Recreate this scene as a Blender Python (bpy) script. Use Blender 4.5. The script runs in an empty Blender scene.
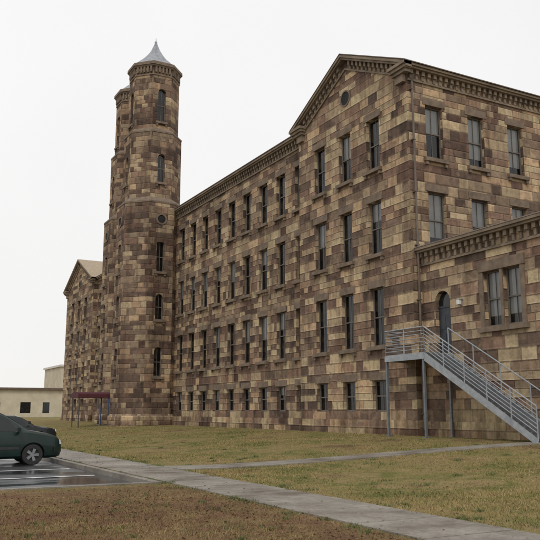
import bpy, math, random
import numpy as np
from mathutils import Vector, Matrix
random.seed(7); np.random.seed(7)
SC = bpy.context.scene; COL = SC.collection
R = math.radians
# ------------------------------------------------------------------ materials
class NT:
    def __init__(s, name):
        s.m = bpy.data.materials.new(name); s.m.use_nodes = True
        s.t = s.m.node_tree; s.b = s.t.nodes['Principled BSDF']
    def n(s, kind, **kw):
        nd = s.t.nodes.new(kind)
        for k, v in kw.items(): setattr(nd, k, v)
        return nd
    def put(s, sock, v):
        if isinstance(v, bpy.types.NodeSocket): s.t.links.new(v, sock)
        elif v is not None: sock.default_value = v
    def ma(s, op, a, b=None, c=None):
        nd = s.n('ShaderNodeMath', operation=op)
        for i, v in enumerate((a, b, c)): s.put(nd.inputs[i], v)
        return nd.outputs[0]
    def mix(s, f, a, b, mode='MIX'):
        nd = s.n('ShaderNodeMixRGB', blend_type=mode)
        s.put(nd.inputs[0], f)
        for i, v in ((1, a), (2, b)):
            s.put(nd.inputs[i], v if isinstance(v, bpy.types.NodeSocket) else (*v, 1))
        return nd.outputs[0]
    def noise(s, vec, scale, detail=3, rough=.55):
        nd = s.n('ShaderNodeTexNoise')
        s.put(nd.inputs['Vector'], vec); nd.inputs['Scale'].default_value = scale
        nd.inputs['Detail'].default_value = detail; nd.inputs['Roughness'].default_value = rough
        return nd.outputs['Fac']
    def ramp(s, fac, stops, interp='LINEAR'):
        nd = s.n('ShaderNodeValToRGB'); cr = nd.color_ramp; cr.interpolation = interp
        while len(cr.elements) < len(stops): cr.elements.new(.5)
        for e, (p, c) in zip(cr.elements, stops):
            e.position = p; e.color = (*c, 1) if len(c) == 3 else c
        s.put(nd.inputs[0], fac); return nd.outputs[0]
    def rng(s, v, a, b, c, d):
        nd = s.n('ShaderNodeMapRange'); s.put(nd.inputs[0], v)
        for i, x in enumerate((a, b, c, d)): nd.inputs[i+1].default_value = x
        return nd.outputs[0]
    def pos(s): return s.n('ShaderNodeNewGeometry').outputs['Position']
    def xyz(s, v):
        nd = s.n('ShaderNodeSeparateXYZ'); s.t.links.new(v, nd.inputs[0]); return nd.outputs
    def scalev(s, vec, x, y, z):
        nd = s.n('ShaderNodeMapping'); s.put(nd.inputs['Vector'], vec)
        nd.inputs['Scale'].default_value = (x, y, z); return nd.outputs[0]
    def col(s, c, rough=.8, metal=0.0):
        s.put(s.b.inputs['Base Color'], c if isinstance(c, bpy.types.NodeSocket) else (*c, 1))
        s.put(s.b.inputs['Roughness'], rough); s.b.inputs['Metallic'].default_value = metal
    def bump(s, h, strength=.5, dist=.02):
        nd = s.n('ShaderNodeBump'); nd.inputs['Strength'].default_value = strength
        nd.inputs['Distance'].default_value = dist
        s.put(nd.inputs['Height'], h); s.t.links.new(nd.outputs[0], s.b.inputs['Normal'])

def stone(name, h=.41, w=.88, gain=1.0, dark=0.0, soft=1.0):
    N = NT(name)
    uv = N.n('ShaderNodeUVMap'); sep = N.n('ShaderNodeSeparateXYZ')
    N.t.links.new(uv.outputs[0], sep.inputs[0]); u, v = sep.outputs[0], sep.outputs[1]
    v2 = N.ma('ADD', v, N.ma('MULTIPLY', N.ma('SINE', N.ma('MULTIPLY', v, 2.3)), .12))
    vh = N.ma('DIVIDE', v2, h); row = N.ma('FLOOR', vh); fv = N.ma('FRACT', vh)
    def wn(dim, val=None, vec=None):
        nd = N.n('ShaderNodeTexWhiteNoise', noise_dimensions=dim)
        if val is not None: N.put(nd.inputs['W'], val)
        if vec is not None: N.put(nd.inputs['Vector'], vec)
        return nd.outputs['Value']
    rr = wn('1D', row); rr2 = wn('1D', N.ma('ADD', row, 51.37))
    ww = N.ma('MULTIPLY', N.ma('ADD', N.ma('MULTIPLY', rr, .8), .65), w)
    u2 = N.ma('ADD', N.ma('DIVIDE', u, ww), N.ma('MULTIPLY', rr, 37.0))
    u2 = N.ma('ADD', u2, N.ma('MULTIPLY', N.ma('SINE', N.ma('ADD', N.ma('MULTIPLY', u2, 2.7), N.ma('MULTIPLY', row, 1.3))), .26))
    colm = N.ma('FLOOR', u2); fu = N.ma('FRACT', u2)
    cx = N.n('ShaderNodeCombineXYZ'); N.put(cx.inputs[0], colm); N.put(cx.inputs[1], row)
    r1 = wn('2D', vec=cx.outputs[0])
    cy = N.n('ShaderNodeCombineXYZ'); N.put(cy.inputs[0], N.ma('ADD', colm, 17.3)); N.put(cy.inputs[1], N.ma('ADD', row, 5.9))
    r2 = wn('2D', vec=cy.outputs[0])
    P = N.pos()
    big = N.noise(P, .30, 3, .6)
    val = N.ma('ADD', N.ma('MULTIPLY', r1, .78*soft), N.ma('MULTIPLY', rr2, .10))
    val = N.ma('ADD', val, N.rng(big, .3, .7, -.10-dark, .22-dark))
    if soft < 1: val = N.ma('ADD', val, .34*(1-soft))
    g = gain
    c = N.ramp(val, [(0, (.080*g, .056*g, .044*g)), (.13, (.120*g, .083*g, .063*g)), (.28, (.172*g, .122*g, .089*g)),
                     (.43, (.230*g, .169*g, .117*g)), (.58, (.305*g, .232*g, .152*g)), (.74, (.390*g, .306*g, .197*g)),
                     (.94, (.26*g, .178*g, .126*g))], 'CONSTANT')
    # some blocks lean to red or purple brown, others to yellow
    c = N.mix(1.0, c, N.ramp(r2, [(0, (1.05, .95, .95)), (.28, (1.07, .975, .92)), (.5, (1, 1, 1)), (.8, (.98, 1.0, .95)), (1, (1.0, .97, .99))]), 'MULTIPLY')
    fine = N.noise(P, 4.0, 4, .7)
    c = N.mix(1.0, c, N.ramp(fine, [(.25, (.60, .58, .57)), (.5, (.98, .98, .98)), (.78, (1.30, 1.27, 1.22))]), 'MULTIPLY')
    strk = N.noise(N.scalev(P, 1.5, 1.5, .14), 1.0, 3, .65)
    c = N.mix(1.0, c, N.ramp(strk, [(.30, (.56, .55, .54)), (.54, (1, 1, 1))]), 'MULTIPLY')
    zz = N.xyz(P)[2]
    c = N.mix(1.0, c, N.ramp(N.ma('ADD', N.rng(zz, .5, 2.6, 0, 1), N.rng(strk, .3, .7, -.2, .25)), [(.0, (.62, .60, .56)), (.5, (1, 1, 1))]), 'MULTIPLY')
    eu = N.ma('MULTIPLY', N.ma('MINIMUM', fu, N.ma('SUBTRACT', 1.0, fu)), ww)
    ev = N.ma('MULTIPLY', N.ma('MINIMUM', fv, N.ma('SUBTRACT', 1.0, fv)), h)
    e = N.ma('ADD', N.ma('MINIMUM', eu, ev), N.ma('MULTIPLY', N.ma('SUBTRACT', fine, .5), .035))
    mort = N.rng(e, .006, .020, 1.0, 0.0)
    c = N.mix(N.ma('MULTIPLY', mort, .5), c, (.110*g, .085*g, .065*g))
    N.col(c, .92)
    N.b.inputs['Specular IOR Level'].default_value = .2
    hgt = N.ma('ADD', N.rng(e, .0, .05, 0.0, 1.0), N.ma('MULTIPLY', fine, .9))
    N.bump(hgt, .8, .04)
    return N.m

def noisy(name, c0, c1, scale=3, rough=.8, metal=0, bump=0, stretch=None, detail=3):
    N = NT(name); P = N.pos()
    if stretch: P = N.scalev(P, *stretch)
    f = N.noise(P, scale, detail, .6)
    N.col(N.ramp(f, [(.3, c0), (.7, c1)]), rough, metal)
    if bump: N.bump(f, bump, .02)
    return N.m

M = {}
M['stone'] = stone('ashlar_sandstone', gain=1.33)
M['stone_dark'] = stone('weathered_ashlar_sandstone', gain=1.25, dark=.03)
M['stone_tower'] = stone('tower_ashlar_sandstone', h=.44, w=.95, gain=1.17, dark=.08, soft=.9)
M['trim'] = noisy('dressed_sandstone', (.120, .089, .066), (.24, .181, .128), 2.5, .9, 0, .3, None, 5)
M['trim_dark'] = noisy('weathered_cornice_stone', (.145, .111, .082), (.29, .227, .162), 1.6, .9, 0, .3, None, 5)
M['plinth'] = stone('rough_foundation_stone', .33, .7, 1.5, -.06)
M['roof'] = noisy('brown_shingle', (.11, .085, .066), (.17, .135, .105), 6, .9, 0, .3)
M['tan_roof'] = noisy('tan_shingle', (.30, .235, .165), (.42, .335, .24), 4, .9, 0, .3)
M['spire'] = noisy('grey_sheet_metal', (.20, .215, .24), (.40, .415, .44), 1.5, .42, .5, 0, (3, 3, .6))
M['frame'] = noisy('painted_sash', (.105, .09, .075), (.175, .155, .13), 5, .6)
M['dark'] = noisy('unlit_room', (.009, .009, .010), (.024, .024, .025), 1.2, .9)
M['window_backing'] = noisy('blind_and_pane_sheen', (.46, .46, .45), (.58, .58, .57), 2, .8)  # pale blinds, also standing in for sky reflected in end wall panes
M['steel'] = noisy('galvanised_steel', (.26, .285, .31), (.40, .42, .44), 4, .5, .3)
M['steel_shaded'] = noisy('shaded_steel', (.12, .135, .15), (.20, .215, .235), 4, .5, .2)  # same steel, with the shade under the stairs put into its colour
M['pipe'] = noisy('downpipe_paint', (.10, .078, .06), (.165, .13, .10), 2, .6)
M['door'] = noisy('dark_door_paint', (.022, .026, .034), (.04, .046, .056), 3, .45)
M['maroon'] = noisy('maroon_canvas', (.06, .012, .018), (.095, .02, .026), 3, .8)
M['post_dark'] = noisy('dark_post_paint', (.06, .045, .04), (.10, .08, .07), 3, .6)
M['blue'] = noisy('blue_paint', (.04, .075, .19), (.06, .11, .26), 3, .5)
M['cream'] = noisy('cream_siding', (.46, .405, .30), (.60, .535, .41), .6, .85)
M['white_wall'] = noisy('pale_render', (.58, .56, .52), (.68, .66, .62), .4, .85)
M['brown_trim'] = noisy('brown_fascia', (.10, .07, .05), (.16, .12, .09), 2, .8)
M['paint'] = noisy('worn_line_paint', (.55, .55, .54), (.88, .88, .86), 5, .45, 0, 0, None, 6)
M['rubber'] = noisy('tyre_rubber', (.014, .014, .014), (.028, .028, .028), 9, .85)
M['alloy'] = noisy('alloy_wheel', (.20, .21, .22), (.32, .33, .34), 6, .4, .7)
M['black'] = noisy('black_plastic', (.014, .014, .015), (.03, .03, .03), 8, .5)
M['lamp'] = noisy('lamp_glass', (.62, .62, .58), (.75, .75, .7), 5, .25)
M['headlight'] = noisy('headlight_lens', (.5, .53, .55), (.75, .77, .78), 12, .08)
M['red'] = noisy('red_lens', (.28, .015, .012), (.36, .02, .016), 12, .1)
M['tuft'] = noisy('green_weed_blades', (.065, .092, .024), (.13, .155, .05), 3, .8)
def carpaint(name, c):
    N = NT(name); f = N.noise(N.pos(), 2.5, 3)
    N.col(N.ramp(f, [(.3, tuple(x*.8 for x in c)), (.7, tuple(x*1.2 for x in c))]), .4)
    N.b.inputs['Specular IOR Level'].default_value = .3
    N.b.inputs['Coat Weight'].default_value = .3; N.b.inputs['Coat Roughness'].default_value = .06
    return N.m
M['green_car'] = carpaint('dark_green_paint', (.004, .019, .016))
M['grey_car'] = carpaint('dark_grey_paint', (.014, .016, .019))
def glass(name, tint, base):
    N = NT(name); t = N.t
    t.nodes.remove(N.b); out = [n for n in t.nodes if n.type == 'OUTPUT_MATERIAL'][0]
    tr = N.n('ShaderNodeBsdfTransparent'); tr.inputs[0].default_value = (*tint, 1)
    gl = N.n('ShaderNodeBsdfGlossy'); gl.inputs['Roughness'].default_value = .04
    fr = N.n('ShaderNodeFresnel'); fr.inputs[0].default_value = 1.5
    nz = N.noise(N.pos(), .9, 2)
    bp = N.n('ShaderNodeBump'); bp.inputs['Strength'].default_value = .12; bp.inputs['Distance'].default_value = .03
    t.links.new(nz, bp.inputs['Height']); t.links.new(bp.outputs[0], gl.inputs['Normal'])
    mx = N.n('ShaderNodeMixShader')
    N.put(mx.inputs[0], N.ma('ADD', N.ma('MULTIPLY', fr.outputs[0], .8), base))
    t.links.new(tr.outputs[0], mx.inputs[1]); t.links.new(gl.outputs[0], mx.inputs[2])
    t.links.new(mx.outputs[0], out.inputs[0]); return N.m
M['glass'] = glass('old_window_glass', (.78, .79, .79), .02)
N = NT('car_glass'); N.col(N.ramp(N.noise(N.pos(), 3, 2), [(.3, (.010, .012, .013)), (.7, (.015, .017, .018))]), .04); M['carglass'] = N.m
# lawn
N = NT('lawn_soil'); P = N.pos()
a = N.noise(P, .24, 4, .65); b = N.noise(P, 1.6, 5, .7); c_ = N.noise(P, 24, 3, .7)
g = N.ramp(a, [(.36, (.165, .108, .058)), (.43, (.27, .208, .094)), (.51, (.205, .182, .068)), (.57, (.145, .150, .047)), (.63, (.28, .218, .100)), (.72, (.18, .122, .066))])
g = N.mix(N.rng(b, .46, .62, 0, .75), g, (.30, .220, .108))
X_ = N.xyz(P)
br = N.ma('MULTIPLY', N.rng(X_[0], -15.6, -15.2, 1, 0), N.rng(X_[1], -9.0, -10.5, 0, 1))
g = N.mix(N.ma('MULTIPLY', br, N.rng(b, .36, .60, .95, .5)), g, (.180, .100, .063))
g = N.mix(1.0, g, N.ramp(c_, [(.25, (.5, .48, .45)), (.6, (1.1, 1.1, 1.1)), (.8, (1.4, 1.35, 1.2))]), 'MULTIPLY')
N.col(g, .95); N.bump(N.ma('ADD', b, c_), .9, .05); N.b.inputs['Specular IOR Level'].default_value = .1
M['lawn'] = N.m
N = NT('concrete_path'); P = N.pos()
a = N.noise(P, .8, 4, .6); b = N.noise(P, 14, 4, .7)
g = N.ramp(a, [(.3, (.15, .130, .107)), (.5, (.23, .204, .170)), (.7, (.31, .285, .245))])
g = N.mix(1.0, g, N.ramp(b, [(.3, (.70, .70, .70)), (.7, (1.15, 1.15, 1.15))]), 'MULTIPLY')
N.col(g, N.rng(a, .35, .6, .35, .75)); N.bump(b, .3, .01); M['concrete'] = N.m
N = NT('wet_asphalt'); P = N.pos()
a = N.noise(N.scalev(P, .5, 1.4, 1), .55, 3, .6); b = N.noise(P, 60, 2, .7)
g = N.ramp(b, [(.3, (.028, .029, .031)), (.7, (.064, .065, .067))])
N.col(g, N.rng(a, .40, .60, .07, .45)); N.bump(N.ma('MULTIPLY', b, N.rng(a, .40, .60, .1, 1)), .35, .008); M['asphalt'] = N.m
def island(name, stops, rough=.8, brown=False):
    N = NT(name); g = N.n('ShaderNodeNewGeometry'); P = g.outputs['Position']
    f = N.noise(P, .40, 3, .65)
    v = N.ma('ADD', N.ma('MULTIPLY', g.outputs['Random Per Island'], .45), N.rng(f, .36, .64, 0, .55))
    c = N.ramp(v, stops)
    if brown:
        X_ = N.xyz(P); br = N.ma('MULTIPLY', N.rng(X_[0], -15.6, -15.2, 1, 0), N.rng(X_[1], -9.0, -10.5, 0, 1))
        c = N.mix(N.ma('MULTIPLY', br, N.rng(N.noise(P, .8, 3, .6), .38, .60, .94, .2)), c, (.20, .115, .07))
    N.col(c, rough); N.b.inputs['Specular IOR Level'].default_value = .15
    return N.m
M['grass'] = island('grass_blades', [(0, (.070, .095, .022)), (.24, (.140, .145, .042)), (.5, (.265, .215, .085)), (.8, (.38, .29, .13)), (1, (.27, .175, .09))], .8, True)
M['leaf'] = island('dry_leaves', [(0, (.07, .036, .022)), (.4, (.135, .070, .038)), (.75, (.20, .112, .058)), (1, (.30, .19, .10))], .7)

# ------------------------------------------------------------------ mesh helpers
class MB:
    def __init__(s): s.v = []; s.f = []; s.mi = []
    def poly(s, pts, m=0):
        i = len(s.v); s.v += [tuple(p) for p in pts]; s.f.append(tuple(range(i, i+len(pts)))); s.mi.append(m); return s
    def hexa(s, a, b, m=0):           # a, b: two rings of equal length, joined and capped
        n = len(a); i = len(s.v); s.v += [tuple(p) for p in a] + [tuple(p) for p in b]
        s.f.append(tuple(i+k for k in reversed(range(n)))); s.f.append(tuple(i+n+k for k in range(n))); s.mi += [m, m]
        for k in range(n):
            k2 = (k+1) % n; s.f.append((i+k, i+k2, i+n+k2, i+n+k)); s.mi.append(m)
        return s
    def box(s, x0, x1, y0, y1, z0, z1, m=0):
        return s.hexa([(x0,y0,z0),(x1,y0,z0),(x1,y1,z0),(x0,y1,z0)], [(x0,y0,z1),(x1,y0,z1),(x1,y1,z1),(x0,y1,z1)], m)
    def tube(s, p, q, r, n=8, m=0, r2=None):
        p = Vector(p); q = Vector(q); d = (q-p).normalized()
        a = d.orthogonal().normalized(); b = d.cross(a); r2 = r if r2 is None else r2
        A = [p+(a*math.cos(2*math.pi*k/n)+b*math.sin(2*math.pi*k/n))*r for k in range(n)]
        B = [q+(a*math.cos(2*math.pi*k/n)+b*math.sin(2*math.pi*k/n))*r2 for k in range(n)]
        return s.hexa(A, B, m)
    def build(s, name, mats, root=None, local=False, smooth=False):
        if not isinstance(mats, (list, tuple)): mats = [mats]
        off = Vector((0,0,0)) if (local or root is None) else world_loc(root)
        me = bpy.data.meshes.new(name)
        me.from_pydata([tuple(Vector(p)-off) for p in s.v], [], s.f)
        for m in mats: me.materials.append(m)
        me.polygons.foreach_set('material_index', s.mi)
        uv = me.uv_layers.new(name='UVMap')
        for p in me.polygons:
            n = p.normal
            hl = math.hypot(n.x, n.y)
            for li in p.loop_indices:
                co = me.vertices[me.loops[li].vertex_index].co + off
                if hl < .6: uv.data[li].uv = (co.x, co.y)
                else:
                    tx, ty = -n.y/hl, n.x/hl
                    if tx + .5*ty < 0: tx, ty = -tx, -ty
                    uv.data[li].uv = (co.x*tx+co.y*ty, co.z)
        if smooth:
            me.polygons.foreach_set('use_smooth', [True]*len(me.polygons)); me.set_sharp_from_angle(angle=R(38))
        me.update()
        o = bpy.data.objects.new(name, me); COL.objects.link(o)
        if root is not None: o.parent = root
        return o
def world_loc(o):
    l = Vector(o.location); p = o.parent
    while p: l += Vector(p.location); p = p.parent
    return l
def tag(o, label, cat=None, group=None, kind=None):
    if label: o['label'] = label
    if cat: o['category'] = cat
    if group: o['group'] = group
    if kind: o['kind'] = kind
    return o
def thing(name, label, cat, loc, rz=0, group=None):
    o = bpy.data.objects.new(name, None); COL.objects.link(o); o.location = loc; o.rotation_euler = (0,0,rz)
    o.empty_display_size = .3
    return tag(o, label, cat, group)
class F:                               # a wall frame: origin, tangent, inward normal
    def __init__(s, o, t, n): s.o = Vector(o); s.t = Vector(t); s.n = Vector(n)
    def P(s, a, z, d=0): return s.o + s.t*a + s.n*d + Vector((0,0,z))
    def rz(s): return math.atan2(s.n.y, s.n.x) - math.pi/2
    def box(s, mb, a0, a1, z0, z1, d0, d1, m=0):
        mb.hexa([s.P(a0,z0,d0), s.P(a1,z0,d0), s.P(a1,z0,d1), s.P(a0,z0,d1)], [s.P(a0,z1,d0), s.P(a1,z1,d0), s.P(a1,z1,d1), s.P(a0,z1,d1)], m)
    def slope(s, mb, a0, z0, a1, z1, th, d0, d1, m=0):
        mb.hexa([s.P(a0,z0,d0), s.P(a1,z1,d0), s.P(a1,z1+th,d0), s.P(a0,z0+th,d0)], [s.P(a0,z0,d1), s.P(a1,z1,d1), s.P(a1,z1+th,d1), s.P(a0,z0+th,d1)], m)
    def wall(s, mb, a0, a1, z0, z1, holes=(), dep=.30, m=0):
        A = sorted({a0, a1} | {h[0] for h in holes} | {h[1] for h in holes})
        Z = sorted({z0, z1} | {h[2] for h in holes} | {h[3] for h in holes})
        for i in range(len(A)-1):
            for j in range(len(Z)-1):
                ca, cz = (A[i]+A[i+1])/2, (Z[j]+Z[j+1])/2
                if any(h[0] < ca < h[1] and h[2] < cz < h[3] for h in holes): continue
                mb.poly([s.P(A[i],Z[j]), s.P(A[i+1],Z[j]), s.P(A[i+1],Z[j+1]), s.P(A[i],Z[j+1])], m)
        for h in holes:
            l, r, b, t = h[:4]
            mb.poly([s.P(l,b), s.P(l,t), s.P(l,t,dep), s.P(l,b,dep)], m)
            mb.poly([s.P(r,b), s.P(r,t), s.P(r,t,dep), s.P(r,b,dep)], m)
            mb.poly([s.P(l,b), s.P(r,b), s.P(r,b,dep), s.P(l,b,dep)], m)
            mb.poly([s.P(l,t), s.P(r,t), s.P(r,t,dep), s.P(l,t,dep)], m)
    def arch(s, mb, l, r, t, dep=.26, m=0, n=10, flat=1.0):      # fills the upper corners of a hole to make it round headed
        rad = (r-l)/2; cx = (l+r)/2; zc = t-rad*flat-.02
        pts = [(cx-rad*math.cos(math.pi*k/n), zc+rad*flat*math.sin(math.pi*k/n)) for k in range(n+1)]
        for k in range(n):
            (xa, za), (xb, zb) = pts[k], pts[k+1]
            mb.poly([s.P(xa,za), s.P(xb,zb), s.P(xb,t), s.P(xa,t)], m)
            mb.poly([s.P(xa,za), s.P(xb,zb), s.P(xb,zb,dep), s.P(xa,za,dep)], m)
def cornice(mb, f, a0, a1, zt, proj=.38, step=.36, b0=None, b1=None, hgt=.78, m=0):
    f.box(mb, a0, a1, zt-.12, zt, -proj, .05, m)
    f.box(mb, a0, a1, zt-.22, zt-.123, -proj+.09, .05, m)
    f.box(mb, a0+.02, a1-.02, zt-hgt, zt-hgt+.10, -.08, .05, m)
    b0 = a0 if b0 is None else b0; b1 = a1 if b1 is None else b1
    n = max(1, int((b1-b0)/step)); st = (b1-b0)/n
    for k in range(n):
        c = b0+(k+.5)*st
        f.box(mb, c-.085, c+.085, zt-.44, zt-.223, -proj+.20, .05, m)
        f.box(mb, c-.065, c+.065, zt-hgt+.103, zt-.443, -.10, .05, m)
# ------------------------------------------------------------------ windows
protos = {}
def win_proto(w, h, trim=True):
    k = (w, h, trim)
    if k in protos: return protos[k]
    d = {}
    def me(mb, name, mats):
        o = mb.build(name, mats, None, True); m = o.data; bpy.data.objects.remove(o); return m
    f = MB(); t = .06; y0, y1 = .19, .27
    f.box(-w/2+.004, -w/2+t, y0, y1, .004, h-.004); f.box(w/2-t, w/2-.004, y0, y1, .004, h-.004)
    f.box(-w/2+t, w/2-t, y0, y1, h-t, h-.004); f.box(-w/2+t, w/2-t, y0-.01, y1, .004, .09)
    f.box(-w/2+t, w/2-t, y0+.01, y1, h*.5-.03, h*.5+.03)
    f.box(-.014, .014, y0+.03, y1-.012, .09, h*.5-.03); f.box(-.014, .014, y0+.03, y1-.012, h*.5+.03, h-t)
    d['frame'] = me(f, 'window', M['frame'])
    p = MB(); p.poly([(-w/2+t,.245,.09), (w/2-t,.245,.09), (w/2-t,.245,h*.5-.03), (-w/2+t,.245,h*.5-.03)])
    p.poly([(-w/2+t,.232,h*.5+.03), (w/2-t,.232,h*.5+.03), (w/2-t,.232,h-t), (-w/2+t,.232,h-t)])
    d['pane'] = me(p, 'pane', M['glass'])
    s = MB(); s.box(-w/2-.17, w/2+.17, -.17, .18, -.17, .012)
    for sx in (-1, 1): s.box(sx*(w/2+.05)-.08, sx*(w/2+.05)+.08, -.12, .02, -.34, -.172)
    d['sill'] = me(s, 'sill', M['trim'])
    l = MB(); l.box(-w/2-.16, w/2+.16, -.03, .02, h+.003, h+.36); d['lintel'] = me(l, 'lintel', M['trim'])
    d['back'] = []
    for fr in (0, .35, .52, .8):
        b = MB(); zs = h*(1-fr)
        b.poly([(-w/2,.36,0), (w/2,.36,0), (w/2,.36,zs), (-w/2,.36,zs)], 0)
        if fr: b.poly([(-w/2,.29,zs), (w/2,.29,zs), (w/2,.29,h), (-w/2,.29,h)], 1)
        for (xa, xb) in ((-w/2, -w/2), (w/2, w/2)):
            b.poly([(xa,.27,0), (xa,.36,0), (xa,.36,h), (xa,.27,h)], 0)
        d['back'].append(me(b, 'window_backing', [M['dark'], M['window_backing']]))  # dark sheet painted in for room shade, pale sheet above it
    protos[k] = d; return d
def add_window(root, f, a, z0, w, h, var=None, sill=True, lintel=True, label=None):
    d = win_proto(w, h); rl = world_loc(root)
    o = bpy.data.objects.new('window', d['frame']); COL.objects.link(o); o.parent = root
    o.location = f.P(a, z0, 0) - rl; o.rotation_euler = (0, 0, f.rz())
    if label: o['label'] = label
    if var is None: var = random.choice((0, 0, 0, 1, 2, 0, 0))
    for nm, me, on in (('pane', d['pane'], True), ('sill', d['sill'], sill), ('lintel', d['lintel'], lintel), ('window_backing', d['back'][var], True)):
        if on:
            c = bpy.data.objects.new(nm, me); COL.objects.link(c); c.parent = o
    return o
# ------------------------------------------------------------------ the mill
GZ = .57
ROWS = [(1.62, 1.48), (4.70, 2.86), (9.20, 2.70), (13.54, 2.70)]
ROWF = [(1.6, 1.35), (4.4, 2.5), (8.2, 2.35), (11.8, 2.3)]      # the lower far wing
WW = 1.08
ET = 18.05; EF = 15.9
mill = thing('mill_building', 'long four storey brown sandstone mill with gabled end pavilions and rows of sash windows', 'building', (9, 30, GZ))
fN = F((0,0,0), (0,1,0), (1,0,0))      # near and far pavilion fronts, a = Y
fL = F((.5,0,0), (0,1,0), (1,0,0))     # long front
fS = F((0,0,0), (1,0,0), (0,1,0))      # near end wall, a = X
P1 = 10.0; PM = 41.0; P2 = 53.5; P3 = 65.0; BX = 19.0
nearY = [2.75, 5.25, 7.75]; farY = [56.4, 59.2, 62.0]
longY = [10.78+2.33*i for i in range(9)]
backY = [43.3+2.3*i for i in range(5)]
sideX = [1.66+2.72*i for i in range(6)]
TY1, TX1, TY2, TX2 = 32.9, -1.0, 38.7, -.4
DOORY = (TY1+TY2)/2
w = MB()
def holes(cs, rows): return [(c-WW/2, c+WW/2, z, z+h) for c in cs for (z, h) in rows]
fN.wall(w, 0, P1, 0.1, ET-.1, holes(nearY, ROWS)); fN.wall(w, P2, P3, .1, EF-.1, holes(farY, ROWF), m=1)
fL.wall(w, P1, PM, .1, ET-.1, holes(longY, ROWS) + [(DOORY-.6, DOORY+.6, .7, 3.2)], m=1)
fL.wall(w, PM, P2, .1, EF-.1, holes(backY, ROWF), m=1)
fS.wall(w, 0, BX, .1, ET-.1, holes(sideX, ROWS[2:]))
F((0,P3,0), (1,0,0), (0,-1,0)).wall(w, 0, BX, .1, EF-.1)
F((BX,0,0), (0,1,0), (-1,0,0)).wall(w, 0, PM, .1, ET-.1); F((BX,0,0), (0,1,0), (-1,0,0)).wall(w, PM, P3, .1, EF-.1)
F((0,PM,0), (1,0,0), (0,-1,0)).wall(w, .5, BX, EF-.1, ET-.1)
for yy, tt in ((P1, ET), (P2, EF)): w.poly([(0,yy,.1), (.5,yy,.1), (.5,yy,tt-.1), (0,yy,tt-.1)])
for (a, b, E, mm) in ((0, P1, ET, 0), (P2, P3, EF, 1)):
    c = (a+b)/2
    for X in (0, BX): w.poly([(X,a,E-.1), (X,b,E-.1), (X,b,E), (X,c,E+.48*(b-a)/2), (X,a,E)], mm)
w.build('wall', [M['stone'], M['stone_dark']], mill)
pl = MB()
def plinth(mb, f, a0, a1, zt=1.25): f.box(mb, a0, a1, 0.05, zt, -.09, .02); 
plinth(pl, fN, -.09, P1+.09); plinth(pl, fL, P1+.09, P2-.09); plinth(pl, fN, P2-.09, P3+.09); plinth(pl, fS, .02, .49)
pl.build('plinth', M['plinth'], mill)
# eaves and rakes
cn = MB()
cornice(cn, fL, P1+.5, PM, ET)
cornice(cn, fL, PM+.01, P2-.5, EF)
cornice(cn, fS, .055, BX, ET)
RS = .482
for (a, b, E) in ((0, P1, ET), (P2, P3, EF)):
    c = (a+b)/2
    for (l, r) in ((a-.42, a+.85), (b-.85, b+.42)):      # stepped returns of the cornice at the gable feet
        fN.box(cn, l, r, E-.16, E-.01, -.46, .052); fN.box(cn, l+.05, r-.05, E-.32, E-.163, -.38, .052); fN.box(cn, l+.12, r-.12, E-.48, E-.323, -.28, .052)
    for (e, s) in ((a-.42, 1), (b+.42, -1)):
        fN.box(cn, min(e+s*.44, e+s*1.05), max(e+s*.44, e+s*1.05), E-.86, E-.483, -.18, .052)
        L = abs(c-e); zz = lambda x: E-.02+RS*abs(x-e)
        fN.slope(cn, e, E-.15, c, E-.15+RS*L, .14, -.40, .05)
        fN.slope(cn, e, E-.27, c, E-.27+RS*L, .117, -.32, .05)
        e2 = e+s*1.08
        fN.slope(cn, e2, zz(e2)-.80, c, zz(c)-.80, .10, -.08, .05)
        n = int((L-1.15)/.36)
        for k in range(n):
            x = e2+s*(k+.6)*.36
            x0, x1 = x-.085, x+.085
            fN.slope(cn, x0, zz(x0)-.50, x1, zz(x1)-.50, .245, -.20, .05)
            fN.slope(cn, x0+.02, zz(x0+.02)-.697, x1-.02, zz(x1-.02)-.697, .194, -.10, .05)
cn.build('cornice', M['trim_dark'], mill)
for (a, b, E, mt) in ((0, P1, ET, 'roof'), (P2, P3, EF, 'tan_roof')):
    rf = MB(); c = (a+b)/2
    for e in (a-.44, b+.44):
        zr = E+RS*abs(c-e)
        rf.hexa([(-.42,e,E), (-.42,c,zr), (-.42,c,zr+.05), (-.42,e,E+.05)], [(BX+.4,e,E), (BX+.4,c,zr), (BX+.4,c,zr+.05), (BX+.4,e,E+.05)])
    rf.build('roof', M[mt], mill)
rf = MB()
rx = (.0+BX)/2
for (ya, yb, ha, hb, E, sl) in ((4, PM+.3, 9, PM+.3, ET, .36), (PM, 60, PM, 56, EF-.02, .26)):
    rz_ = E+.02+sl*(rx+.05)
    for (xe, sgn) in ((.09, 1), (BX+.5, -1)):
        rf.hexa([(xe,ya,E+.02), (xe,yb,E+.02), (xe,yb,E+.08), (xe,ya,E+.08)], [(rx,ha,rz_), (rx,hb,rz_), (rx,hb,rz_+.06), (rx,ha,rz_+.06)])
rf.build('roof', M['roof'], mill)
ge = MB(); ge.poly([(.5,PM+.1,ET-.12), (BX,PM+.1,ET-.12), (rx,PM+.1,ET+.36*rx)]); ge.build('roof_gable', M['trim'], mill)
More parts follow.
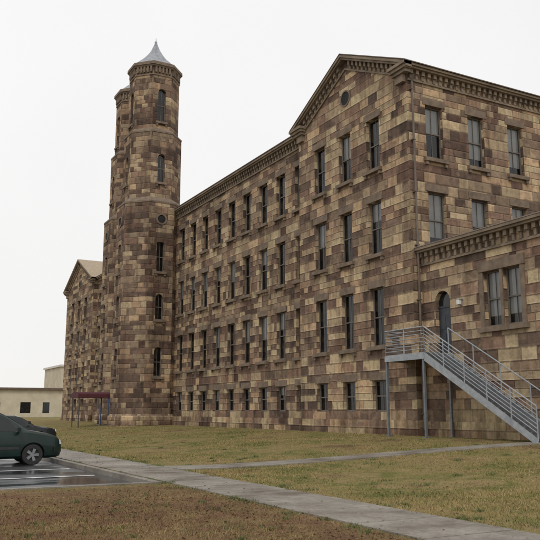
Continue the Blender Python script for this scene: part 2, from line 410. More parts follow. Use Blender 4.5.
# round attic windows in the gables
for c, zc in ((P1/2+.1, 18.25), ((P2+P3)/2, 16.0)):
    ring = MB(); n = 28; ri, ro = .38, .46
    for k in range(n):
        t0, t1 = 2*math.pi*k/n, 2*math.pi*(k+1)/n
        q = lambda r, t: (c+r*math.cos(t), zc+r*math.sin(t))
        pa = [q(ri,t0), q(ro,t0), q(ro,t1), q(ri,t1)]
        ring.hexa([fN.P(x,z,-.035) for x, z in pa], [fN.P(x,z,.02) for x, z in pa])
    o = ring.build('round_window', M['trim'], mill)
    g = MB(); g.poly([fN.P(c+ri*math.cos(2*math.pi*k/n), zc+ri*math.sin(2*math.pi*k/n), -.004) for k in range(n)])
    pz = g.build('pane', M['dark'], mill); pz.parent = o
for f, ys, rows in ((fN, nearY, ROWS), (fL, longY, ROWS), (fL, backY, ROWF), (fN, farY, ROWF)):
    for y in ys:
        for (z, h) in rows: add_window(mill, f, y, z, WW, h, sill=(z > 2), lintel=True)
for x in sideX[:4]:
    for (z, h) in ROWS[2:]: add_window(mill, fS, x, z, WW, h, var=random.choice((2, 3, 2, 3)))  # pale backing imitates sky reflection in these panes
d = MB(); fL.box(d, DOORY-.59, DOORY+.59, .7, 3.19, .2, .26); d.build('door', M['door'], mill)
# downpipes
def downpipe(f, a, z0, z1):
    m = MB(); m.tube(f.P(a,z0,-.13), f.P(a,z1,-.13), .055, 10)
    m.tube(f.P(a,z1,-.13), f.P(a,z1+.3,-.30), .055, 10); m.tube(f.P(a,z0,-.13), f.P(a,z0-.12,-.3), .055, 10)
    for k in range(7):
        z = z0+.6+k*(z1-z0-1)/6; f.box(m, a-.09, a+.09, z, z+.05, -.19, .0)
    m.build('downpipe', M['pipe'], mill, smooth=False)
downpipe(fS, .26, .9, 17.2); downpipe(fL, P1+.22, .9, 17.2)
# ------------------------------------------------------------------ towers
def make_tower(TX, cy, label):
    root = thing('tower', label, 'tower', (TX, cy, GZ), 0, 'twin octagonal stair towers')
    W1, W2, W3 = 5.25, 4.5, 3.95
    stages = [(.1, 18.6, W1), (19.0, 24.8, W2), (25.1, 31.0, W3)]
    def fr(W, i):
        a = i*math.pi/4; out = Vector((math.cos(a), math.sin(a), 0)); t = Vector((-out.y, out.x, 0))
        return F(Vector((TX,cy,0))+out*W/2, t, -out)
    def ring(W, z): 
        Rr = W/2/math.cos(math.pi/8)
        return [(TX+Rr*math.cos(math.pi/8+k*math.pi/4), cy+Rr*math.sin(math.pi/8+k*math.pi/4), z) for k in range(8)]
    mb = MB(); wins = []
    WIN = {0: [(4.3, .66, 2.35), (8.8, .66, 2.1), (12.7, .66, 2.5)], 1: [(20.3, .64, 2.5)], 2: [(25.7, .7, 3.0)]}
    for si, (z0, z1, W) in enumerate(stages):
        fw = W/2*math.tan(math.pi/8)
        for i in range(8):
            f = fr(W, i); hs = []
            if i in (6, 4):
                for (z, ww, hh) in WIN[si]:
                    hs.append((-ww/2, ww/2, z, z+hh)); wins.append((f, z, ww, hh))
            f.wall(mb, -fw, fw, z0, z1, hs)
            for (l, r, b, t) in hs: f.arch(mb, l, r, t, flat=.25 if b == 12.7 else 1.0)
    mb.build('wall', M['stone_tower'], root)
    for (za, Wa, zb, Wb) in ((18.6, W1, 19.0, W2), (24.8, W2, 25.1, W3)):
        tr = MB(); R0, R1, R2, R3 = ring(Wa+.07, za-.14), ring(Wa+.07, za), ring(Wb-.02, zb+.02), ring(Wa-.1, za-.14)
        for k in range(8):
            k2 = (k+1) % 8
            i = len(tr.v); tr.v += [R0[k], R0[k2], R1[k2], R1[k], R2[k2], R2[k], R3[k2], R3[k]]
            tr.f += [(i,i+1,i+2,i+3), (i+3,i+2,i+4,i+5), (i+7,i+6,i+1,i)]; tr.mi += [0,0,0]
        tr.build('string_course', M['trim'], root)
    p = MB(); p.hexa(ring(W1+.24, .05), ring(W1+.24, 1.2)); p.hexa(ring(W1+.24, 1.203), ring(W1, 1.4)); p.build('plinth', M['plinth'], root)
    c = MB()
    c.hexa(ring(W3+.1, 29.85), ring(W3+.1, 29.97)); c.hexa(ring(W3+.28, 30.62), ring(W3+.38, 30.75)); c.hexa(ring(W3+.5, 30.753), ring(W3+.46, 31.02))
    c.hexa(ring(W3+.3, 31.022), ring(W3-.15, 31.2))
    for i in range(8):
        f = fr(W3, i)
        for k in range(5):
            a = -.62+k*.31; f.box(c, a-.075, a+.075, 30.1, 30.617, -.13, .05)
    c.build('cornice', M['trim'], root)
    r = MB(); prof = [(31.2, 3.78), (31.55, 3.1), (31.9, 2.4), (32.3, 1.72), (32.7, 1.15), (33.1, .70), (33.5, .38), (33.75, .2)]
    for (za, wa), (zb, wb) in zip(prof[:-1], prof[1:]):
        A, B = ring(wa, za), ring(wb, zb)
        for k in range(8): r.poly([A[k], A[(k+1)%8], B[(k+1)%8], B[k]])
    r.poly(ring(.2, 33.75))
    ro = r.build('spire', M['spire'], root)
    fi = MB(); fi.tube((TX,cy,33.7), (TX,cy,34.25), .06, 8, 0, .02); fi.tube((TX,cy,33.8), (TX,cy,33.92), .12, 8)
    fo = fi.build('finial', M['spire'], root); fo.parent = ro
    for (f, z, ww, hh) in wins: add_window(root, f, 0, z, ww, hh, 0, True, False)
    for i in (6, 4):          # round stone medallion below the first offset
        f = fr(W1, i); m = MB(); n = 20; zc = 17.1
        for k in range(n):
            t0, t1 = 2*math.pi*k/n, 2*math.pi*(k+1)/n
            pa = [(rr*math.cos(t), zc+rr*math.sin(t)) for rr, t in ((.34,t0), (.48,t0), (.48,t1), (.34,t1))]
            m.hexa([f.P(x,z,-.06) for x, z in pa], [f.P(x,z,.02) for x, z in pa])
        mo = m.build('medallion', M['trim'], root)
        g = MB(); g.poly([f.P(.34*math.cos(2*math.pi*k/n), zc+.34*math.sin(2*math.pi*k/n), -.004) for k in range(n)])
        g.build('disc', M['dark'], root).parent = mo
    return root
make_tower(TX1, TY1, 'nearer octagonal stone stair tower standing full height in front of its twin')
make_tower(TX2, TY2, 'farther octagonal stone stair tower mostly hidden behind its nearer twin')
# ------------------------------------------------------------------ annex
annex = thing('annex_building', 'low brown stone annex with arched door and paired window beside the steel stairs', 'building', (5, -7, GZ))
fA = F((.5,0,0), (0,1,0), (1,0,0)); AT = 9.0; AE = -14.0
aw = MB(); dh = (-1.85, -.87, 4.12, 6.9); pw = [(-4.82, -3.90, 5.0, 7.3), (-5.90, -4.98, 5.0, 7.3)]
fA.wall(aw, AE, -.003, .1, AT-.1, [dh]+pw); fA.arch(aw, dh[0], dh[1], dh[3], .3)
F((0,AE,0), (1,0,0), (0,1,0)).wall(aw, .5, 11, .1, AT-.1)
F((11,0,0), (0,1,0), (-1,0,0)).wall(aw, AE, -.003, .1, AT-.1)
aw.build('wall', M['stone'], annex)
ac = MB(); cornice(ac, fA, AE-.4, -.01, AT, .38, .36, hgt=.82); ac.build('cornice', M['trim_dark'], annex)
ap = MB(); fA.box(ap, AE-.09, -.1, .05, 1.2, -.09, .02); ap.build('plinth', M['plinth'], annex)
ar = MB(); ar.hexa([(.1,AE-.4,AT+.004), (.1,-.01,AT+.004), (11.3,-.01,AT+.004), (11.3,AE-.4,AT+.004)], [(.15,AE-.3,AT+.06), (.15,-.01,AT+.06), (11.3,-.01,AT+1.2), (11.3,AE-.3,AT+1.2)])
ar.build('roof', M['roof'], annex)
for (l, r, b, t) in pw: add_window(annex, fA, (l+r)/2, b, round(r-l, 3), round(t-b, 3), 3, False, False)  # pale backing painted in as sky sheen on the paired panes
sm = MB(); fA.box(sm, -6.22, -3.58, 4.80, 5.012, -.16, .2); fA.box(sm, -6.16, -3.64, 7.303, 7.72, -.08, .02)
fA.box(sm, -4.97, -4.83, 5.015, 7.3, -.05, .2)
fA.box(sm, -6.12, -5.903, 5.015, 7.3, -.05, .02); fA.box(sm, -3.897, -3.68, 5.015, 7.3, -.05, .02)
sm.build('window_surround', M['trim'], annex)
dm = MB(); fA.box(dm, dh[0]+.01, dh[1]-.01, 4.13, 6.15, .2, .26); 
fA.box(dm, dh[0]+.01, dh[1]-.01, 6.15, 6.22, .17, .27)
for z in (4.4, 5.2): 
    for a in (-1.68, -1.30): fA.box(dm, a, a+.3, z, z+.62, .185, .2)
do = dm.build('door', M['door'], annex)
tp = MB(); tp.poly([fA.P(dh[0],6.22,.24), fA.P(dh[1],6.22,.24), fA.P(dh[1],6.9,.24), fA.P(dh[0],6.9,.24)]); tp.build('fanlight', M['carglass'], annex).parent = do
hd = MB(); hd.tube(fA.P(-1.72,5.12,.13), fA.P(-1.72,5.12,.2), .03, 8); hd.build('handle', M['steel'], annex).parent = do
lm = MB(); fA.box(lm, -2.62, -2.46, 6.1, 6.32, -.1, .0); fA.box(lm, -2.66, -2.42, 6.32, 6.36, -.2, .0)
lo = lm.build('wall_lamp', M['steel'], annex)
lg = MB(); fA.box(lg, -2.63, -2.45, 6.12, 6.318, -.19, -.102); lg.build('lens', M['lamp'], annex).parent = lo
# ------------------------------------------------------------------ steel stairs
st = thing('metal_staircase', 'grey steel outside staircase with landing on posts against the annex wall', 'staircase', (-.5, -4, GZ))
DZ = 4.08; X0, X1 = -1.15, .25
Y0, Y1, Y2 = .72, -1.95, -7.75
dk = MB(); dk.box(X0, -.03, Y1, Y0, DZ-.06, DZ); dk.box(-.03, .47, Y1, -.03, DZ-.06, DZ)
dk.box(X0-.02, X0+.06, Y1, Y0, DZ-.28, DZ-.062); dk.box(X0+.06, -.03, Y0-.08, Y0, DZ-.28, DZ-.062); dk.box(X0+.06, .4, Y1, Y1+.08, DZ-.28, DZ-.062)
dk.build('landing', M['steel'], st)
for (x, y) in ((X0+.06, Y0-.06), (X0+.06, Y1+.1), (.33, Y1+.12)):
    p = MB(); p.box(x-.048, x+.048, y-.048, y+.048, .45, DZ-.282); p.box(x-.11, x+.11, y-.11, y+.11, .5, .6); p.build('post', M['steel_shaded'], st)
NS = 19; rise = (DZ-GZ)/(NS+1); run = (Y1-Y2)/NS
for x in (X0, X1-.05):
    s = MB(); zt = lambda y: DZ-(Y1-y)*rise/run
    s.hexa([(x,Y1,DZ-.36), (x,Y1,DZ+.0), (x,Y2,zt(Y2)-.05), (x,Y2,zt(Y2)-.30)], [(x+.05,Y1,DZ-.36), (x+.05,Y1,DZ), (x+.05,Y2,zt(Y2)-.05), (x+.05,Y2,zt(Y2)-.30)])
    s.build('stringer', M['steel'], st)
for k in range(NS):
    y = Y1-run*(k+1); z = DZ-rise*(k+1)
    t = MB(); t.box(X0+.052, X1-.052, y-.02, y+run-.01, z-.04, z); t.box(X0+.052, X1-.052, y+run-.03, y+run-.012, z+.001, z+rise-.045); t.build('tread', M['steel_shaded'], st)
def railing(pts, name, rails=(.15, .30, .45, .61, .77, .92, 1.08), every=1.25, x=None):
    m = MB()
    for (p, q) in zip(pts[:-1], pts[1:]):
        p, q = Vector(p), Vector(q); L = (q-p).length; n = max(1, round(L/every))
        for k in range(n+1):
            b = p.lerp(q, k/n); m.tube(b-Vector((0,0,.12)), b+Vector((0,0,1.08)), .026, 8)
        for h in rails: m.tube(p+Vector((0,0,h)), q+Vector((0,0,h)), .027 if h > 1 else .018, 8)
    m.build(name, M['steel'], st)
bz = DZ-rise*NS
railing([(-.1,Y0-.03,DZ), (X0+.02,Y0-.03,DZ), (X0+.02,Y1,DZ), (X0+.02,Y2,bz)], 'railing')
railing([(X1-.03,Y1,DZ), (X1-.03,Y2,bz)], 'handrail', (1.08,), 1.9)
# ------------------------------------------------------------------ entrance canopy
can = thing('entrance_canopy', 'low maroon canvas canopy over the entrance walk at the foot of the towers', 'canopy', (-4.6, DOORY, GZ))
cv = MB(); n = 12; hw = 1.1; CX0, CX1 = -6.0, -3.2
arc = [(DOORY-hw*math.cos(math.pi*k/n), 2.98+.2*math.sin(math.pi*k/n)) for k in range(n+1)]
for k in range(n):
    (ya, za), (yb, zb) = arc[k], arc[k+1]
    cv.hexa([(CX0,ya,za), (CX1,ya,za), (CX1,yb,zb), (CX0,yb,zb)], [(CX0,ya,za+.02), (CX1,ya,za+.02), (CX1,yb,zb+.02), (CX0,yb,zb+.02)])
cv.poly([(CX0-.003, y, z) for y, z in arc])
for y in (DOORY-hw-.01, DOORY+hw-.01): cv.box(CX0, CX1, y, y+.02, 2.72, 2.99)
cv.box(CX0-.02, CX0, DOORY-hw, DOORY+hw, 2.72, 2.98)
cv.build('canvas', M['maroon'], can)
for x in (CX0+.1, CX1-.3):
    for y in (DOORY-hw+.08, DOORY+hw-.08):
        p = MB(); p.tube((x,y,.35), (x,y,2.98), .05, 10); p.build('post', M['blue'] if x > -4 else M['post_dark'], can)
# ------------------------------------------------------------------ ground
def sst(a, b, x):
    t = np.clip((np.asarray(x, float)-a)/(b-a), 0, 1); return .5*t*t*(3-2*t)+.5*t
def gz(X, Y): return GZ*sst(-12.5, -.6, X)
LX0, LX1, LY0, LY1 = -75.0, -15.5, -9.5, 48.0
EX1, EY0 = -12.2, 14.0            # the lot widens towards the entrance
def in_lot(x, y): return (LX0 < x < LX1 and LY0 < y < LY1) or (LX1 <= x < EX1 and EY0 < y < LY1)
gx = sorted(set([-1500,-600,-250,-120,LX0,-60,-50,-40,-35,-30,-27,-24,-22,-20,-18,-16.5,LX1] + [-15,-14.2,-13.2,-12.5,EX1]+[-11.8+.75*i for i in range(15)]+[-.6,.4,2,19,60,150,400,900,1500]))
gy = sorted(set([-900,-300,-120,-60,-45,-35]+[-30+2*i for i in range(10)]+[LY0, EY0]+[-8+4*i for i in range(14)]+[LY1,60,80,120,200,400,900,2000]))
gm = MB()
idx = {}
for i, x in enumerate(gx):
    for j, y in enumerate(gy):
        idx[i,j] = len(gm.v); gm.v.append((x, y, float(gz(x, y))))
for i in range(len(gx)-1):
    for j in range(len(gy)-1):
        cx, cy = (gx[i]+gx[i+1])/2, (gy[j]+gy[j+1])/2
        if in_lot(cx, cy): continue
        gm.f.append((idx[i,j], idx[i+1,j], idx[i+1,j+1], idx[i,j+1])); gm.mi.append(0)
tag(gm.build('ground', M['lawn'], smooth=True), 'worn olive and straw coloured lawn rising gently to the mill', 'lawn', kind='structure')
lot = MB(); lot.poly([(LX0,LY0,-.1), (LX1,LY0,-.1), (LX1,EY0,-.1), (EX1,EY0,-.1), (EX1,LY1,-.1), (LX0,LY1,-.1)])
tag(lot.build('parking_lot', M['asphalt']), 'dark wet asphalt parking lot left of the path', 'parking lot', kind='structure')
kb = MB(); kb.box(LX1-.16, LX1+.02, LY0-.02, EY0+.15, -.3, .03); kb.box(LX0, LX1-.162, LY0-.02, LY0+.15, -.3, .03)
kb.box(LX1+.022, EX1+.02, EY0-.02, EY0+.15, -.3, .03); kb.box(EX1-.14, EX1+.02, EY0+.152, LY1, -.3, .03)
tag(kb.build('kerb', M['concrete']), 'low concrete kerb edging the wet parking lot', 'kerb', kind='structure')
ln = MB()
for k in range(9):
    y = -8.2+2.75*k
    ln.poly([(-20.6,y,-.096), (-15.9,y,-.096), (-15.9,y+.16,-.096), (-20.6,y+.16,-.096)])
tag(ln.build('parking_lines', M['paint']), 'worn white bay lines painted on the wet parking lot', 'road marking', kind='structure')
pa = MB(); PX0, PX1 = -15.35, -13.7
y = -45.0
while y < EY0-.2:
    y2 = min(y+1.55, EY0-.03); e = random.uniform(-.006, .006)
    pa.hexa([(PX0,y+.012,-.1), (PX1,y+.012,-.1), (PX1,y2-.012,-.1), (PX0,y2-.012,-.1)], [(PX0,y+.012,.025+e), (PX1,y+.012,.025), (PX1,y2-.012,.025-e), (PX0,y2-.012,.025)])
    y = y2
tag(pa.build('path', M['concrete']), 'long grey concrete slab path running parallel to the mill front', 'path', kind='structure')
pb = MB(); x = PX1+.02
def bw(x): return .72-.22*(x-PX1)/(0-PX1)
def by(x): return -5.3-2.7*(x-PX1)/(0-PX1)
while x < -.6:
    x2 = min(x+1.5, -.4)
    pts = [(x+.012, by(x)-bw(x)), (x2-.012, by(x2)-bw(x2)), (x2-.012, by(x2)+bw(x2)), (x+.012, by(x)+bw(x))]
    pb.hexa([(p[0],p[1],float(gz(p[0],0))-.1) for p in pts], [(p[0],p[1],float(gz(p[0],0))+.03) for p in pts])
    x = x2
tag(pb.build('path', M['concrete']), 'narrow concrete path crossing the lawn to the steel stairs', 'path', kind='structure')
# ------------------------------------------------------------------ grass and leaves
CAM = np.array((-22.0, -26.7, 1.65)); HD = R(28.64)
fwd = np.array((math.sin(HD), math.cos(HD))); rgt = np.array((math.cos(HD), -math.sin(HD)))
def free(X, Y):
    bad = ((X > LX0) & (X < LX1+.05) & (Y > LY0-.05) & (Y < LY1)) | (X > -.12)
    edge = .05*np.sin(Y*3.1)+.04*np.sin(Y*7.7+1)          # grass creeps over the slab edges
    bad |= (X > PX0+.05+edge) & (X < PX1-.05+edge) & (Y < EY0)
    bad |= (X >= LX1) & (X < EX1+.05) & (Y > EY0-.05) & (Y < LY1)
    bad |= (X > PX1) & (np.abs(Y-by(X)) < bw(X)-.08+.06*np.sin(X*4))
    bad |= ((X-TX1)**2+(Y-TY1)**2 < 8) | ((X-TX2)**2+(Y-TY2)**2 < 8)
    return ~bad
def scatter(n, d0, d1, kk=.5):
    d = d0*(d1/d0)**np.random.rand(n); k = (np.random.rand(n)*2-1)*kk
    p = CAM[:2]+np.outer(k*d, rgt)+np.outer(d, fwd)
    X, Y = p[:,0], p[:,1]; ok = free(X, Y)
    return X[ok], Y[ok], d[ok]
def nz2(X, Y):     # cheap smooth patch noise
    return .5+.25*(np.sin(X*.9+1.7*np.sin(Y*.43))+np.sin(Y*.71+1.3*np.sin(X*.57+2)))
def mesh_np(name, V, Fc, mat):
    me = bpy.data.meshes.new(name); nf, k = Fc.shape
    me.vertices.add(len(V)); me.vertices.foreach_set('co', V.astype(np.float32).ravel())
    me.loops.add(nf*k); me.loops.foreach_set('vertex_index', Fc.astype(np.int32).ravel())
    me.polygons.add(nf); me.polygons.foreach_set('loop_start', np.arange(0, nf*k, k, dtype=np.int32))
    me.polygons.foreach_set('loop_total', np.full(nf, k, dtype=np.int32))
    me.update(calc_edges=True); me.validate(); me.materials.append(mat)
    o = bpy.data.objects.new(name, me); COL.objects.link(o); return o
def blades(X, Y, h, wd, lean):
    n = len(X); Z = gz(X, Y); an = np.random.rand(n)*6.283; la = np.random.rand(n)*6.283; ll = h*lean
    V = np.zeros((n,3,3))
    V[:,0] = np.stack([X-wd*np.cos(an), Y-wd*np.sin(an), Z-.005], 1); V[:,1] = np.stack([X+wd*np.cos(an), Y+wd*np.sin(an), Z-.005], 1)
    V[:,2] = np.stack([X+ll*np.cos(la), Y+ll*np.sin(la), Z+h], 1)
    return V.reshape(-1,3), np.arange(n*3).reshape(-1,3)
X, Y, D = scatter(220000, 8.5, 70)
pt = nz2(X, Y); keep = np.random.rand(len(X)) < .2+.8*np.clip(pt*1.5-.25, 0, 1); X, Y, D, pt = X[keep], Y[keep], D[keep], pt[keep]
n = len(X)
V, Fc = blades(X, Y, (.016+.038*np.random.rand(n)**1.6*(.5+pt))*(D/10)**.22, .007*(D/10)**.6, .3+.9*np.random.rand(n))
tag(mesh_np('grass', V, Fc, M['grass']), 'short patchy autumn grass on the lawn', 'grass', kind='stuff')
cx_, cy_, cd_ = scatter(200, 9, 45)
ed = np.random.rand(70); ex = np.where(np.random.rand(70) < .5, PX0-.05, PX1+.05)+np.random.randn(70)*.12; ey = -20+30*ed
cx_ = np.concatenate([cx_, ex]); cy_ = np.concatenate([cy_, ey])
rad = .05+.16*np.random.rand(len(cx_))**2
X = np.repeat(cx_, 45)+np.random.randn(len(cx_)*45)*np.repeat(rad, 45); Y = np.repeat(cy_, 45)+np.random.randn(len(cx_)*45)*np.repeat(rad, 45)
ok = free(X, Y); X, Y = X[ok], Y[ok]; n = len(X); D = np.hypot(X-CAM[0], Y-CAM[1])
V, Fc = blades(X, Y, (.025+.06*np.random.rand(n)), .006*(D/10)**.6, .2+.8*np.random.rand(n))
tag(mesh_np('weed_tufts', V, Fc, M['tuft']), 'small green weed tufts dotted over the lawn and path edges', 'weeds', kind='stuff')
X, Y, D = scatter(70000, 8.5, 60)
pr = np.where((X < PX0) & (Y < LY0), .85, .18)*np.clip(nz2(X*1.3+4, Y*1.1)*1.5-.2, .1, 1)
keep = np.random.rand(len(X)) < pr; X, Y, D = X[keep], Y[keep], D[keep]
lx = PX0+1.65*np.random.rand(260); ly = -22+34*np.random.rand(260)            # a few blown onto the path
X = np.concatenate([X, lx]); Y = np.concatenate([Y, ly]); D = np.hypot(X-CAM[0], Y-CAM[1])
n = len(X); Z = gz(X, Y)+.008+.025*np.random.rand(n); Z[-260:] = .034+.006*np.random.rand(260)
s = (.012+.022*np.random.rand(n)**1.5)*(D/11)**.25; an = np.random.rand(n)*6.283
V = np.zeros((n,4,3))
for q, (u, v, wv) in enumerate(((-1,0,0), (0,-.55,1), (1,0,0), (0,.6,1))):
    lift = (np.random.rand(n)-.3)*s*.8*(1 if wv else .5)
    V[:,q] = np.stack([X+s*(u*np.cos(an)-v*np.sin(an)), Y+s*(u*np.sin(an)+v*np.cos(an)), Z+lift], 1)
tag(mesh_np('fallen_leaves', V.reshape(-1,3), np.arange(n*4).reshape(-1,4), M['leaf']), 'dry brown leaves scattered over the lawn', 'leaves', kind='stuff')
# ------------------------------------------------------------------ cars (nose at local x = 0, body towards -x)
import bmesh
def make_car(root, paint, L, W, prof, wb, wr, nwin, pil):
    # prof: (x back from nose, z low, z belt, z top, half width, half roof width)
    hwid = W/2
    def sec(s):
        x, zl, zb, zt, hw_, hr = s
        half = [(hw_*.86, zl), (hw_*.97, zl+.08), (hw_, zl+.28*(zb-zl)+.06), (hw_, zl+.62*(zb-zl)), (hw_*.965, zb), (hr+.02, max(zb+.004, zt-.07)), (hr*.92, zt-.015), (hr*.5, zt+.012), (0, zt+.018)]
        return [(-x, -y, z) for y, z in half] + [(-x, y, z) for y, z in reversed(half[:-1])]
    secs = [sec(s) for s in prof]; n = len(secs[0]); mb = MB()
    for s in secs: mb.v += s
    for i in range(len(secs)-1):
        for k in range(n):
            k2 = (k+1) % n; mb.f.append((i*n+k, i*n+k2, (i+1)*n+k2, (i+1)*n+k)); mb.mi.append(0)
    mb.f.append(tuple(range(n))); mb.f.append(tuple((len(secs)-1)*n+k for k in reversed(range(n)))); mb.mi += [0, 0]
    body = mb.build('body', [paint, M['black']], root, True, True)
    bm = bmesh.new(); bm.from_mesh(body.data); bmesh.ops.recalc_face_normals(bm, faces=bm.faces); bm.to_mesh(body.data); bm.free()
    cuts = []
    for x in wb:
        c = MB()
        for sy in (-1, 1): c.tube((-x, sy*(hwid-.26), wr+.01), (-x, sy*(hwid+.2), wr+.01), wr+.055, 28)
        co = c.build('cut', M['black'], None, True)
        bm = bmesh.new(); bm.from_mesh(co.data); bmesh.ops.recalc_face_normals(bm, faces=bm.faces); bm.to_mesh(co.data); bm.free()
        co.parent = root; cuts.append(co)
        md = body.modifiers.new('b', 'BOOLEAN'); md.object = co; md.operation = 'DIFFERENCE'; md.solver = 'EXACT'
    bpy.context.view_layer.update()
    me = bpy.data.meshes.new_from_object(body.evaluated_get(bpy.context.evaluated_depsgraph_get()))
    body.modifiers.clear(); body.data = me
    for c in cuts: bpy.data.objects.remove(c)
    for (a, b) in nwin:
        for side in (-1, 1):
            g = MB(); rows = [s for s in prof if a-.001 <= s[0] <= b+.001]
            for s0, s1 in zip(rows[:-1], rows[1:]):
                def pt(s, t):
                    x, zl, zb, zt, hw_, hr = s; ya, za, yb_, zb_ = hw_*.965, zb, hr+.02, max(zb+.004, zt-.07)
                    return (-x, side*(ya+(yb_-ya)*t+.006), za+(zb_-za)*t+.004)
                g.poly([pt(s0,.06), pt(s1,.06), pt(s1,.93), pt(s0,.93)])
            g.build('side_window', M['carglass'], root, True)
    ws = MB()
    rows = [s for s in prof if pil[0]-.001 <= s[0] <= pil[1]+.001]
    for s0, s1 in zip(rows[:-1], rows[1:]):
        for (ta, tb) in ((-.93, -.5), (-.5, 0), (0, .5), (.5, .93)):
            def wp(s, t): return (-s[0]+.008, s[5]*t*.97, s[3]+(.018 if abs(t) < .1 else .012 if abs(t) < .6 else -.013)+.008)
            ws.poly([wp(s0,ta), wp(s0,tb), wp(s1,tb), wp(s1,ta)])
    ws.build('windscreen', M['carglass'], root, True)
    for sy in (-1, 1):
        hl = MB(); hl.hexa([(-.02, sy*(hwid*.52), .66), (-.10, sy*(hwid*.90), .66), (-.12, sy*(hwid*.90), .80), (-.06, sy*(hwid*.52), .80)], [(.03, sy*(hwid*.52), .67), (-.05, sy*(hwid*.93), .67), (-.09, sy*(hwid*.93), .80), (-.02, sy*(hwid*.52), .80)])
        hl.build('headlight', M['headlight'], root, True)
        ti = MB(); ti.box(-L-.02, -L+.05, sy*hwid*.72-.11, sy*hwid*.72+.11, .78, 1.08); ti.build('tail_light', M['red'], root, True)
        mi = MB(); xm = -pil[0]-.42; mi.hexa([(xm, sy*(hwid-.03), 1.08), (xm+.1, sy*(hwid-.03), 1.08), (xm+.1, sy*(hwid-.03), 1.2), (xm, sy*(hwid-.03), 1.2)], [(xm-.02, sy*(hwid+.2), 1.06), (xm+.09, sy*(hwid+.2), 1.07), (xm+.09, sy*(hwid+.2), 1.21), (xm-.02, sy*(hwid+.2), 1.22)])
        mi.build('wing_mirror', paint, root, True)
        dh_ = MB(); dh_.box(-pil[1]-.75, -pil[1]-.55, sy*(hwid)-.015, sy*(hwid)+.02, .92, .96); dh_.build('door_handle', M['black'], root, True)
        st_ = MB(); st_.box(-wb[1]+.45, -wb[0]-.45, sy*hwid-.012, sy*hwid+.018, .52, .60); st_.build('side_moulding', M['black'], root, True)
    bp = MB(); bp.hexa([(.03,-hwid*.6,.40), (.03,hwid*.6,.40), (.03,hwid*.6,.56), (.03,-hwid*.6,.56)], [(-.3,-hwid*.985,.40), (-.3,hwid*.985,.40), (-.3,hwid*.985,.56), (-.3,-hwid*.985,.56)]); bp.build('bumper', M['black'], root, True)
    gr = MB(); gr.box(-.03, .02, -.38, .38, .66, .78); gr.build('grille', M['black'], root, True)
    for x in wb:
        for sy in (-1, 1):
            t = MB(); yo = sy*(hwid-.01); yi = sy*(hwid-.22); nn = 28
            prof_t = [(wr*.62, yo), (wr*.93, yo), (wr, yo-sy*.035), (wr, yi+sy*.035), (wr*.93, yi), (wr*.62, yi)]
            for (ra, ya), (rb, yb_) in zip(prof_t, prof_t[1:]+prof_t[:1]):
                for k in range(nn):
                    c0, s0_, c1, s1_ = math.cos(2*math.pi*k/nn), math.sin(2*math.pi*k/nn), math.cos(2*math.pi*(k+1)/nn), math.sin(2*math.pi*(k+1)/nn)
                    t.poly([(-x+ra*c0, ya, wr+ra*s0_), (-x+ra*c1, ya, wr+ra*s1_), (-x+rb*c1, yb_, wr+rb*s1_), (-x+rb*c0, yb_, wr+rb*s0_)])
            wo = t.build('wheel', M['rubber'], root, True)
            r = MB(); r.tube((-x, yo-sy*.09, wr), (-x, yo-sy*.07, wr), wr*.62, 28)
            for k in range(5):
                a = 2*math.pi*k/5; ca, sa = math.cos(a), math.sin(a)
                q = [(.04,-.035), (wr*.6,-.05), (wr*.6,.05), (.04,.035)]
                ring0 = [(-x+u*ca-v*sa, yo-sy*.07, wr+u*sa+v*ca) for u, v in q]; ring1 = [(p[0], yo-sy*.012, p[2]) for p in ring0]
                r.hexa(ring0, ring1, 1)
            r.tube((-x, yo-sy*.07, wr), (-x, yo-sy*.005, wr), .06, 14, 1)
            ro = r.build('rim', [M['black'], M['alloy']], root, True); ro.parent = wo
van = thing('parked_car', 'dark green minivan parked nose to the kerb, cut off by the left frame edge', 'car', (-15.62, .4, -.1))
make_car(van, M['green_car'], 4.75, 1.86, [(0,.36,.60,.64,.66,.60), (.05,.28,.72,.80,.76,.68), (.18,.24,.84,.92,.85,.74), (.42,.22,.93,1.0,.90,.76), (.8,.22,1.0,1.07,.925,.76), (1.1,.22,1.05,1.12,.93,.74),
    (1.45,.22,1.06,1.36,.93,.70), (1.8,.22,1.06,1.58,.93,.66), (2.05,.22,1.06,1.70,.93,.64), (2.5,.22,1.06,1.76,.93,.64), (3.2,.22,1.07,1.78,.93,.64), (4.0,.24,1.08,1.76,.925,.63), (4.45,.26,1.08,1.68,.91,.60), (4.68,.30,1.05,1.30,.88,.62), (4.75,.38,.9,1.0,.80,.6)],
    (.98, 3.85), .335, [(1.45, 2.05), (2.05, 2.5), (2.5, 3.2), (3.2, 4.45)], (1.1, 2.05))
sed = thing('parked_car', 'dark grey sedan farther off with its roof showing above the green minivan bonnet', 'car', (-12.0, 16.6, -.1))
make_car(sed, M['grey_car'], 4.6, 1.78, [(0,.34,.56,.60,.60,.55), (.06,.26,.66,.72,.74,.66), (.2,.22,.76,.83,.82,.72), (.6,.2,.84,.90,.87,.74), (1.15,.2,.90,.97,.89,.73), (1.5,.2,.93,1.18,.89,.68), (1.9,.2,.93,1.42,.89,.61), (2.2,.2,.94,1.50,.89,.58), (2.8,.2,.95,1.52,.89,.58), (3.3,.2,.96,1.42,.89,.58), (3.8,.22,.97,1.12,.88,.66), (4.4,.26,.93,1.02,.85,.7), (4.55,.3,.85,.98,.8,.68), (4.6,.36,.7,.75,.7,.62)],
    (.92, 3.6), .31, [(1.5, 2.2), (2.2, 2.8), (2.8, 3.3)], (1.15, 2.2))
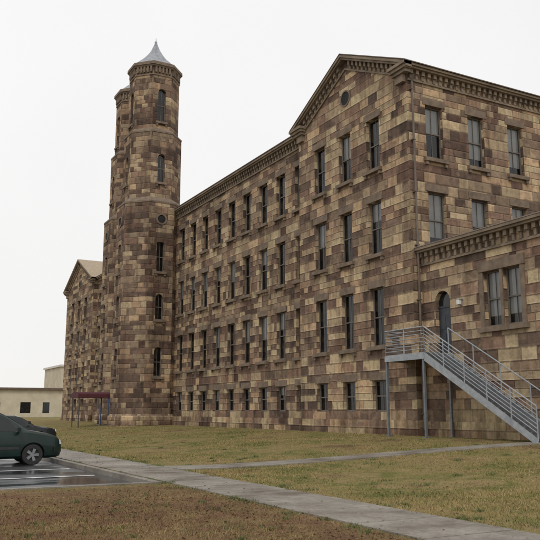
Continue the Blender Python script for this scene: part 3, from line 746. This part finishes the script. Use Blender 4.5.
# ------------------------------------------------------------------ far buildings
lowb = thing('low_building', 'long low cream building with brown eaves in the distance beyond the parking lot', 'building', (0, 118, 0))
m = MB(); fB = F((0,114,0), (1,0,0), (0,1,0))
wx = [(-9,-7.6), (-4.6,-3.2), (-.4,1.0), (4.4,6.2), (8.3,9.5)]
fB.wall(m, -16, 11.9, -.1, 5.4, [(a,b,1.3,3.2) for a, b in wx], .2)
m.poly([(11.9,114,-.1), (11.9,126,-.1), (11.9,126,5.4), (11.9,114,5.4)]); m.poly([(-16,114,-.1), (-16,126,-.1), (-16,126,5.4), (-16,114,5.4)]); m.poly([(-16,126,-.1), (11.9,126,-.1), (11.9,126,5.4), (-16,126,5.4)])
m.build('wall', M['cream'], lowb)
m = MB(); m.box(-16.5, 12.3, 113.5, 126.5, 5.4, 5.75); m.build('roof', M['brown_trim'], lowb)
for a, b in wx:
    m = MB(); fB.box(m, a+.01, b-.01, 1.31, 3.19, .1, .16); fB.box(m, (a+b)/2-.04, (a+b)/2+.04, 1.31, 3.19, .06, .1); m.build('window', M['carglass'], lowb)
tb = thing('tall_shed', 'taller pale windowless block rising behind the low cream building', 'building', (19, 133, 0))
m = MB(); m.box(14.4, 25, 127, 142, -.1, 10.4); m.build('wall', M['cream'], tb)
m = MB(); m.box(14.1, 25.3, 126.7, 142.3, 10.4, 10.8); m.build('roof', M['white_wall'], tb)
# ------------------------------------------------------------------ light, sky, camera
W = bpy.data.worlds.new('World'); SC.world = W; W.use_nodes = True; t = W.node_tree
bg = t.nodes['Background']; bg.inputs[1].default_value = .1
el, az = R(48), math.atan2(-.55, -.83)
sky = t.nodes.new('ShaderNodeTexSky'); sky.sky_type = 'NISHITA'; sky.sun_disc = False; sky.sun_elevation = el; sky.sun_rotation = az
tc = t.nodes.new('ShaderNodeTexCoord'); sx = t.nodes.new('ShaderNodeSeparateXYZ'); t.links.new(tc.outputs['Generated'], sx.inputs[0])
rp = t.nodes.new('ShaderNodeValToRGB'); rp.color_ramp.elements[0].position = 0; rp.color_ramp.elements[0].color = (.92, .905, .885, 1)
rp.color_ramp.elements[1].position = .6; rp.color_ramp.elements[1].color = (.945, .94, .94, 1)
t.links.new(sx.outputs[2], rp.inputs[0])
nz = t.nodes.new('ShaderNodeTexNoise'); nz.inputs['Scale'].default_value = 1.6; nz.inputs['Detail'].default_value = 3; t.links.new(tc.outputs['Generated'], nz.inputs['Vector'])
nr = t.nodes.new('ShaderNodeMapRange'); nr.inputs[1].default_value = .3; nr.inputs[2].default_value = .7; nr.inputs[3].default_value = 9.6; nr.inputs[4].default_value = 10.6; t.links.new(nz.outputs[0], nr.inputs[0])
vm = t.nodes.new('ShaderNodeVectorMath'); vm.operation = 'SCALE'; t.links.new(rp.outputs[0], vm.inputs[0]); t.links.new(nr.outputs[0], vm.inputs['Scale'])
mx = t.nodes.new('ShaderNodeMixRGB'); mx.inputs[0].default_value = .95; t.links.new(sky.outputs[0], mx.inputs[1]); t.links.new(vm.outputs[0], mx.inputs[2])
t.links.new(mx.outputs[0], bg.inputs[0])
sl = bpy.data.lights.new('sun', 'SUN'); sl.energy = 1.1; sl.angle = R(20); sl.color = (1, .955, .89)
so = bpy.data.objects.new('sun', sl); COL.objects.link(so)
dv = Vector((math.sin(az)*math.cos(el), math.cos(az)*math.cos(el), math.sin(el)))
so.rotation_euler = dv.to_track_quat('Z', 'Y').to_euler(); so.location = (-30, -40, 50)
cd = bpy.data.cameras.new('camera'); cam = bpy.data.objects.new('camera', cd); COL.objects.link(cam)
cam.location = tuple(CAM); cam.rotation_euler = (R(90+10.57), 0, -HD); cd.sensor_width = 36; cd.lens = 50.4; cd.clip_end = 5000
SC.camera = cam
SC.view_settings.view_transform = 'Standard'; SC.view_settings.look = 'None'; SC.view_settings.exposure = 0
